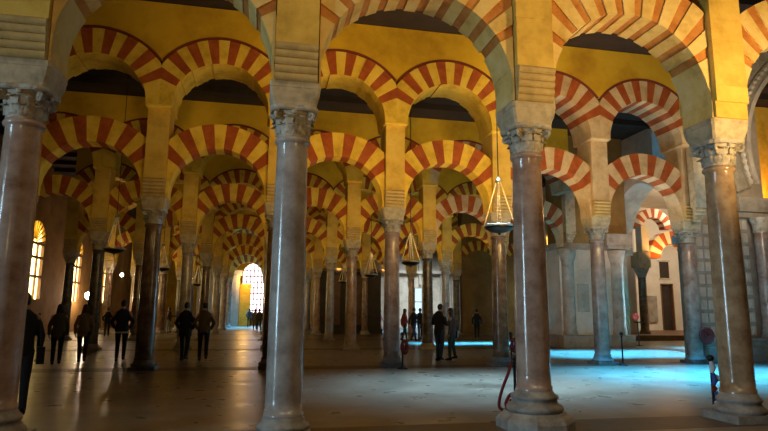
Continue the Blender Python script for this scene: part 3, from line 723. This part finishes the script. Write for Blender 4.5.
b = MB(); R = [[(17.9 + r*math.cos(2*PI*k/20), y, 1.4 + r*math.sin(2*PI*k/20)) for k in range(20)] for r, y in ((.15,25.7),(.17,25.72),(.15,25.74))]; b.rings(R, 0, False); part('sign_disc', b, ['redcloth'], t)

# ------------------------------------------------------------------ people
def remesh(mb, name, vox, mats, dec=1.):
    me = mb.mesh(name, mats); o = bpy.data.objects.new(name, me); C.objects.link(o)
    m = o.modifiers.new('r', 'REMESH'); m.mode = 'VOXEL'; m.voxel_size = vox
    sm = o.modifiers.new('s', 'SMOOTH'); sm.factor = .5; sm.iterations = 3
    dg = bpy.context.evaluated_depsgraph_get(); dg.update()
    n = bpy.data.meshes.new_from_object(o.evaluated_get(dg)); bpy.data.objects.remove(o)
    n.polygons.foreach_set('use_smooth', [True]*len(n.polygons)); n.name = name; n.materials.clear()
    for mm in mats: n.materials.append(M[mm])
    return n
def cap(b, p, q, r0, r1):
    b.tube([p, q], [r0, r1], 12); b.sphere(p, r0, n=12); b.sphere(q, r1, n=12)
def loft(b, L, n=20): b.rings([[(c[0]+rx*math.cos(2*PI*k/n), c[1]+ry*math.sin(2*PI*k/n), c[2]) for k in range(n)] for c, rx, ry in L], 0, True)
def pose_meshes(stride=.0, arms='down', hem=.84, hair='short', nod=0., fem=False, wide=1.):
    sw = .172 if fem else .19
    hipx = .095; hip = [Vector((-hipx,0,.92)), Vector((hipx,0,.92))]
    knee, ank = [], []
    for k, sg in ((0, 1), (1, -1)):
        fy = sg*stride; lift = .05 if (stride and sg < 0) else 0
        knee.append(Vector(((-1,1)[k]*.095, fy*.5 + .03, .50 + (0 if sg > 0 else -.01)))); ank.append(Vector(((-1,1)[k]*.095, fy*1.0 - (.02 if sg < 0 else 0), .085 + lift)))
    sh = [Vector((-sw,0,1.40)), Vector((sw,0,1.40))]
    el, wr, hd = [], [], []
    for k in (0, 1):
        s = (-1, 1)[k]
        if arms == 'down' or (arms == 'one' and k == 0):
            sy = -stride*.5*(1 if k == 0 else -1)
            el.append(Vector((s*(sw+.06), sy*.4-.02, 1.12))); wr.append(Vector((s*(sw+.055), sy+.05, .87))); hd.append(Vector((s*(sw+.045), sy+.09, .78)))
        elif arms == 'pocket':
            el.append(Vector((s*(sw+.09), -.07, 1.12))); wr.append(Vector((s*(sw+.02), .07, .95))); hd.append(Vector((s*(sw-.02), .11, .88)))
        else:
            el.append(Vector((s*(sw+.05), .02, 1.12))); wr.append(Vector((s*.11, .27, 1.17))); hd.append(Vector((s*.06, .34, 1.21)))
    hc = Vector((0, .03+nod*.05, 1.625-nod*.02))
    b = MB()                                       # body: head, neck, torso, limbs, hands with fingers
    b.sphere(hc, .074, .093, .112, n=18); b.sphere(hc+Vector((0,.02,-.06)), .056, .068, .062, n=14)
    b.tube([hc+Vector((0,.085,.03)), hc+Vector((0,.112,-.018))], [.012,.017], 8); b.sphere(hc+Vector((0,.108,-.02)), .018, n=8)
    b.sphere(hc+Vector((0,.088,-.062)), .026, .012, .012, n=8); b.sphere(hc+Vector((0,.085,-.1)), .022, n=8)
    for s in (-1, 1): b.sphere(hc+Vector((s*.077,-.005,-.005)), .012, .024, .034, n=8); b.sphere(hc+Vector((s*.03,.085,.03)), .026, .014, .012, n=8)
    cap(b, (0,0,1.40), hc+Vector((0,-.02,-.06)), .062, .055)
    loft(b, [((0,0,.86),.14,.095),((0,0,1.0),.135,.095),((0,0,1.1),.125,.085),((0,0,1.3),.155,.1),((0,0,1.41),.14,.08),((0,0,1.47),.06,.055)])
    for k in (0, 1):
        s = (-1, 1)[k]
        cap(b, sh[k]*.96+Vector((0,0,.04)), el[k], .05, .038); cap(b, el[k], wr[k], .038, .026)
        cap(b, hip[k], knee[k], .078, .05); cap(b, knee[k], ank[k], .048, .036)
        cap(b, ank[k]+Vector((0,-.02,-.045)), ank[k]+Vector((0,.13,-.055)), .036, .028)
        dr = (hd[k]-wr[k]).normalized(); side = Vector((0,1,0)) if arms in ('down','pocket','one') and abs(dr.z) > .6 else Vector((0,0,1))
        side = (side - dr*side.dot(dr)).normalized(); nrm = dr.cross(side)
        pc = wr[k] + dr*.055
        b.rings([[tuple(wr[k]+dr*t + side*(w*math.cos(2*PI*q/12)) + nrm*(h*math.sin(2*PI*q/12))) for q in range(12)] for t, w, h in ((0,.024,.02),(.03,.036,.02),(.08,.042,.018),(.095,.036,.014))], 0, True)
        inward = nrm * (1 if nrm.x*s < 0 else -1)
        for f, (o2, ln) in enumerate(((.031,.066),(.011,.076),(-.011,.071),(-.031,.055))):
            p0 = wr[k]+dr*.085+side*o2; p1 = p0 + dr*ln*.45 + inward*.006; p2 = p1 + dr*ln*.3 + inward*.016; p3 = p2 + dr*ln*.2 + inward*.02
            b.tube([p0,p1,p2,p3], [.0095,.0092,.0086,.0078], 8); b.sphere(p3, .0078, n=6)
        t0 = wr[k]+dr*.03+side*.03; t1 = t0+side*.03+dr*.025; t2 = t1+dr*.03+inward*.012; b.tube([t0,t1,t2], [.014,.012,.009], 8); b.sphere(t2, .009, n=6)
    body = remesh(b, 'person', .0095, ['skin'])
    b = MB(); w = wide                                # jacket
    L = [((0,0,hem),.178*w,.125*w),((0,0,.98),.172*w,.125*w),((0,0,1.1),(.15 if fem else .165)*w,.115*w),((0,0,1.3),(.175 if fem else .195)*w,.125*w),((0,-.005,1.40),(.17 if fem else .19)*w,.10),((0,-.005,1.455),.12,.08),((0,.0,1.50),.072,.072)]
    loft(b, L)
    for k in (0, 1):
        cap(b, sh[k]*.93, el[k], .073*w, .055); cap(b, el[k], wr[k]+(el[k]-wr[k])*.06, .055, .044)
    jacket = remesh(b, 'jacket', .015, ['navy'])
    b = MB()
    loft(b, [((0,0,.80),.15,.105),((0,0,.9),.172,.12),((0,0,1.0),.158,.112)])
    for k in (0, 1): cap(b, hip[k]-Vector((0,0,.02)), knee[k], .094, .064); cap(b, knee[k], ank[k]+Vector((0,0,.0)), .064, .05)
    trousers = remesh(b, 'trousers', .015, ['jeans'])
    b = MB()
    for k in (0, 1):
        a = ank[k]; tilt = -.03 if a.z > .1 else 0
        loftp = [(-.075,.034,.05),(-.03,.04,.058),(.05,.045,.045),(.12,.044,.034),(.165,.025,.024)]
        b.rings([[(a.x + rx*math.cos(2*PI*q/14), a.y+yy, max(0, a.z-.085+tilt*yy*4) + .045*0 + (hz + hz*math.sin(2*PI*q/14))*.95) for q in range(14)] for yy, rx, hz in loftp], 0, True)
    shoes = b.mesh('shoes', ['black'])
    b = MB(); b.sphere(hc+Vector((0,-.016,.018)), .083, .098, .112, n=18)
    if hair == 'long':
        loft(b, [(hc+Vector((0,-.03,-.28)),.07,.035),(hc+Vector((0,-.045,-.2)),.1,.05),(hc+Vector((0,-.04,-.1)),.1,.065),(hc+Vector((0,-.03,0)),.088,.08)])
    elif hair == 'hood': b.sphere(hc+Vector((0,-.06,-.1)), .1, .07, .09, n=14)
    # keep face clear
    hr_ = remesh(b, 'hair', .012, ['hair'])
    bm = bmesh.new(); bm.from_mesh(hr_)
    kill = [v for v in bm.verts if v.co.y > hc.y+.045 and v.co.z < hc.z+.055]
    bmesh.ops.delete(bm, geom=kill, context='VERTS'); bm.to_mesh(hr_); bm.free()
    eyes = MB()
    for s in (-1, 1): eyes.sphere(hc+Vector((s*.031,.083,.018)), .012, n=8)
    em = eyes.mesh('eyes', ['black'])
    return dict(body=body, jacket=jacket, trousers=trousers, shoes=shoes, hair=hr_, eyes=em)
POSE = {
 'walk': pose_meshes(.26, 'down'), 'stand': pose_meshes(.04, 'pocket'), 'phone': pose_meshes(.05, 'front', nod=1.),
 'fwalk': pose_meshes(.2, 'down', .78, 'long', fem=True), 'fstand': pose_meshes(.05, 'one', .8, 'long', fem=True, nod=.5), 'coat': pose_meshes(.1, 'pocket', .72, 'short', wide=1.1)}
def person(x, y, rz, h, pose, top, bot, label, hair='hair', group=None, extra=None):
    t = obj('person', POSE[pose]['body'], None, (x, y, 0), rz); s = h/1.75; t.scale = (s, s, s); tag(t, label, 'person', group)
    for nm, m in (('jacket', top), ('trousers', bot), ('shoes', 'black'), ('hair', hair), ('eyes', 'black')):
        o = obj(nm, POSE[pose][nm], t); o.material_slots[0].link = 'OBJECT'; o.material_slots[0].material = M[m]
    if extra: extra(t)
    return t
def hemband(t): obj('shirt_hem', MB().lathe([(.182,.80),(.186,.80),(.184,.845),(.180,.845)], 24, sx=1., sy=.72).mesh('shirt_hem', ['whiteshirt']), t)
def pack(t):
    b = MB(); b.rings([[(sx*x, y, z) for sx, y, z in ((-1,-.12,zz),(1,-.12,zz),(1,-.27,zz),(-1,-.27,zz))] for x, zz in ((.13,.98),(.15,1.02),(.15,1.3),(.1,1.42))], 0, False)
    o = obj('backpack', b.mesh('backpack', ['brownjacket']), t, bevel=.03)
def bag(t): 
    b = MB(); b.rings([[(.26+dx, y, z) for dx, y in ((-.05,-.12),(.05,-.12),(.05,.14),(-.05,.14))] for z in (.72,.96)], 0, False); b.tube([(.26,-.1,.96),(.2,-.02,1.44),(.26,.12,.96)], .012, 6)
    obj('shoulder_bag', b.mesh('shoulder_bag', ['black']), t, bevel=.02)
PI2 = PI/2
person(-3.47, 9.75, .35, 1.80, 'walk', 'blackcloth', 'darktrousers', 'person in black jacket and trousers half hidden behind the column at the picture edge', extra=bag)
person(-5.58, 18.29, .25, 1.70, 'fwalk', 'olive', 'darktrousers', 'long-haired person in olive jacket walking away, next to the beige jacket', 'hair')
person(-5.12, 19.05, .15, 1.70, 'fwalk', 'beige', 'darktrousers', 'person in beige jacket with brown hair walking away', 'brownhair')
person(-4.12, 19.3, .1, 1.84, 'stand', 'navy', 'darktrousers', 'person in dark blue jacket over a light hem, standing alone under a hanging lamp', extra=hemband)
person(-8.7, 36.9, .3, 1.66, 'stand', 'blackcloth', 'darktrousers', 'small far person in black beside the person in dark blue')
person(-2.3, 19.5, -.2, 1.80, 'coat', 'blackcloth', 'darktrousers', 'person in long black coat beside the brown jacket, next to the second-row column')
person(-1.72, 19.3, .1, 1.80, 'stand', 'brownjacket', 'darktrousers', 'person in brown jacket and dark trousers beside the long black coat', 'hair')
person(-6.05, 42.0, 1.2, 1.72, 'stand', 'greyjacket', 'lightjeans', 'far person in grey jacket and pale jeans seen behind a dark column')
person(-5.6, 42.8, 2.2, 1.72, 'fstand', 'blackcloth', 'jeans', 'far person in black and blue jeans next to pale jeans')
person(-1.06, 57.0, .1, 1.76, 'stand', 'greyjacket', 'darktrousers', 'farthest person in grey standing on the bright floor at the aisle end')
person(-.12, 46.6, .1, 1.72, 'walk', 'brownjacket', 'teal', 'far person with a brown backpack and blue-green trousers in the long aisle', 'hair', extra=pack)
person(-.45, 49.5, .1, 1.70, 'fwalk', 'beige', 'brownjacket', 'far person in beige walking ahead of the brown backpack', 'brownhair')
person(9.35, 46.6, -1.2, 1.72, 'fwalk', 'pinkred', 'jeans', 'far person in pink and red seen between the screen and a column', 'hair')
person(7.58, 31.0, -1.3, 1.72, 'fwalk', 'redjacket', 'darktrousers', 'person in red jacket walking, beside the two dark figures by the far doorway', 'hair')
person(8.1, 31.0, -1.0, 1.78, 'walk', 'blackcloth', 'jeans', 'person in black jacket and blue jeans walking between the red jacket and a dark figure')
person(8.72, 32.0, -.8, 1.76, 'stand', 'blackcloth', 'darktrousers', 'dark figure half hidden behind the dark third-row column')
person(5.64, 18.35, -.9, 1.84, 'phone', 'blackcloth', 'jeans', 'taller of the standing couple, short-haired in black jacket and blue jeans')
person(6.16, 18.62, .9, 1.70, 'fstand', 'greyjacket', 'teal', 'shorter of the standing couple, dark hair and grey jacket', 'hair', extra=bag)
person(12.45, 33.0, -.4, 1.74, 'walk', 'blackcloth', 'darktrousers', 'lone person in black walking before the ochre blind arch')

# ------------------------------------------------------------------ light
def aim(o, tgt): o.rotation_euler = (Vector(tgt) - o.location).to_track_quat('-Z', 'Y').to_euler()
def light(kind, name, loc, tgt, power, col, size=.3, size_y=None, angle=None, blend=.8, spread=None):
    l = bpy.data.lights.new(name, kind); l.energy = power; l.color = col
    if kind == 'AREA':
        l.shape = 'RECTANGLE'; l.size = size; l.size_y = size_y or size
        if spread: l.spread = D(spread)
    else: l.shadow_soft_size = size
    if kind == 'SPOT': l.spot_size = D(angle); l.spot_blend = blend
    o = bpy.data.objects.new(name, l); C.objects.link(o); o.location = loc
    if tgt: aim(o, tgt)
    if tgt and kind == 'AREA' and abs(tgt[0]-loc[0]) + abs(tgt[1]-loc[1]) < .6*abs(tgt[2]-loc[2]):   # overhead light: long side along the nave
        dz = loc[2]-tgt[2]; o.rotation_euler = (math.atan2(tgt[1]-loc[1], dz), math.atan2(loc[0]-tgt[0], dz), 0)
    return o
WARM = (1., .63, .20); GOLD = (1., .62, .16); SOFT = (1., .80, .58)
KW = 1.0
def xfac(x): return .12 if x < -7 else max(.2, min(1.2, .46 + x*.10))
rows = ['A','B','C','D','E','F','G']
for ra, rb in zip(rows[:-1], rows[1:]):
    a, b2 = ranges[rb]; ya, yb = ROWY[ra], ROWY[rb]
    for i in range(max(a, -1), min(b2, 6)):
        x = (cx(rb,i) + cx(rb,i+1))/2
        if x < XW+1: continue
        c = SOFT if (x > 9.5 and rb in 'BC') else WARM
        k = {'B': 1., 'C': .34, 'D': .30, 'E': .13, 'F': .18, 'G': .2}[rb]
        if rb == 'B': k = .55 if x < 1 else (1.3 if 3 < x < 9 else 1.)
        # lamps on the ledge behind the nearer row, washing the next arcade
        light('SPOT', 'wall_washer', (x, ya + 1.3, 4.6), (x, yb, 7.6 if rb == 'B' else 6.2), 540*k*xfac(x)*(.6 if x > 9.5 else 1), c, .25, angle=112 if rb == 'B' else 90, blend=1.)
        # lamp under each arch, shining up at the soffits
        light('SPOT', 'arch_uplight', (x, yb - .75, 3.3), (x, yb + .1, 7.5), 170*(.6 if x < 1 else 1.)*{'B': .9, 'C': .6, 'D': .5}.get(rb, .32)*xfac(x), c, .1, angle=120, blend=.9)
# row A fronts
light('SPOT', 'front_washer', (8.0, 4.2, 3.0), (5.9, 7.6, 6.3), 1500, (1., .66, .26), .3, angle=95, blend=1.)
light('SPOT', 'front_washer', (3.0, 1.0, 3.0), (2.3, 7.6, 6.2), 420, WARM, .3, angle=70, blend=1.)
light('SPOT', 'front_washer', (-3.0, 1.5, 3.0), (-2.4, 7.6, 6.0), 110, WARM, .3, angle=80, blend=1.)
# daylight door at the end of the viewer's nave
light('AREA', 'nave_daylight', (-14., 1.5, 3.0), (4, 7.0, 2.6), 100, (.5, .8, 1.), .7, 5.0, spread=55)
# cool area lights, mostly under the closed ceiling, added to blue the floor
CY = (.05, .46, 1.)
light('AREA', 'raised_bay_fill', (16.5, 12.2, 13.2), (13., 11.8, 0), 480, CY, 4., 5., spread=26)  # added cool light inside the raised ceiling box, no opening above it
light('AREA', 'nave_cool_fill', (5.5, 12.3, 9.7), (5.5, 12.3, 0), 300, (.34, .66, 1.), 5., 1.6, spread=42)
light('AREA', 'nave_cool_fill', (11.5, 13.3, 9.7), (11.5, 13.3, 0), 1050, CY, 6., 3.6, spread=30)
light('AREA', 'nave_cool_fill', (15.0, 20.9, 9.7), (15.0, 20.9, 0), 1350, CY, 9., 3.8, spread=12)
light('AREA', 'nave_cool_fill', (12., 28.5, 9.7), (12, 28.5, 0), 900, CY, 9., 2.2, spread=12)
light('AREA', 'nave_cool_fill', (20.9, 22.4, 9.7), (20.9, 22.4, 0), 1100, CY, 4., 4., spread=16)
light('AREA', 'aisle_cool_fill', (-.8, 56., 9.7), (-.8, 54, 0), 2200, CY, 4., 8., spread=60)
light('AREA', 'chapel_cool_fill', (15., 53., 9.7), (15.5, 57, 3), 330, (.75, .9, 1.), 5., 3., spread=60)
light('AREA', 'far_daylight', (10., 46., 9.7), (10, 46, 0), 500, CY, 4., 4., spread=14)
light('AREA', 'chapel_daylight', (20.6, 25.5, 2.7), (16.7, 25.15, 2.2), 70, (.45, .8, 1.), .8, 3.4, spread=50)
# warm fill lights added for the front floor and the chapel stone
light('AREA', 'nave_warm_fill', (3., 3.6, 9.2), (3., 4.6, 0), 130, (1., .74, .42), 12., 1.2, spread=120)
light('SPOT', 'chapel_warm_fill', (11.5, 19.0, 6.2), (16.9, 24.6, 5.9), 1000, (1., .70, .48), .3, angle=50, blend=1.)
light('SPOT', 'chapel_warm_fill', (13.6, 11.5, 5.6), (16.6, 16.9, 7.6), 1300, (1., .74, .45), .3, angle=75, blend=1.)
light('SPOT', 'chapel_warm_fill', (9.2, 17.8, 5.2), (15.4, 25., 2.4), 620, (1., .66, .42), .3, angle=48, blend=1.)
light('SPOT', 'chapel_warm_fill', (10.4, 9.6, 5.2), (15.4, 17., 2.8), 520, (1., .70, .46), .3, angle=38, blend=1.)
light('SPOT', 'passage_warm_fill', (17.8, 21.9, 2.6), (17.8, 26.3, 6.4), 260, (1., .60, .36), .1, angle=80, blend=.8)  # fill added to warm the soffit of the pointed arch
# rooms
light('AREA', 'white_room_lamp', (28., 33., 9.6), (29, 38, 2), 950, (1., .80, .58), 4., 3.)
light('SPOT', 'room_arch_lamp', (24.8, 31.2, 4.3), (24.9, 33.3, 7.2), 700, (1., .5, .12), .1, angle=90, blend=.8)
light('POINT', 'chapel_lamp', (19.4, 18.5, 6.2), None, 130, (1., .42, .1), .2)
light('POINT', 'aisle_lamp', (-1.6, 59.5, 4.6), None, 260, (1., .55, .15), .2)
W = bpy.data.worlds.new('dim_hall'); SC.world = W; W.use_nodes = True
W.node_tree.nodes['Background'].inputs[0].default_value = (1., .72, .38, 1); W.node_tree.nodes['Background'].inputs[1].default_value = .006

# ------------------------------------------------------------------ camera
cam = bpy.data.cameras.new('camera'); cam.sensor_width = 36; cam.lens = 36*582.7/768; cam.clip_end = 300
co = bpy.data.objects.new('camera', cam); C.objects.link(co)
r_ = Vector((.97898905, -.20376675, .0077174)); u_ = Vector((-.04058720, -.15763097, .98666365)); f_ = Vector((.19983275, .96624613, .16258931))
m = Matrix(((r_.x, u_.x, -f_.x, 0), (r_.y, u_.y, -f_.y, 0), (r_.z, u_.z, -f_.z, 1.55), (0, 0, 0, 1)))
co.matrix_world = m; SC.camera = co
SC.view_settings.view_transform = 'Standard'; SC.view_settings.look = 'None'; SC.view_settings.gamma = 1.; SC.view_settings.exposure = 0.
SC.view_settings.use_curve_mapping = False
SC.cycles.use_denoising = True; SC.cycles.max_bounces = 6; SC.cycles.sample_clamp_indirect = 6.
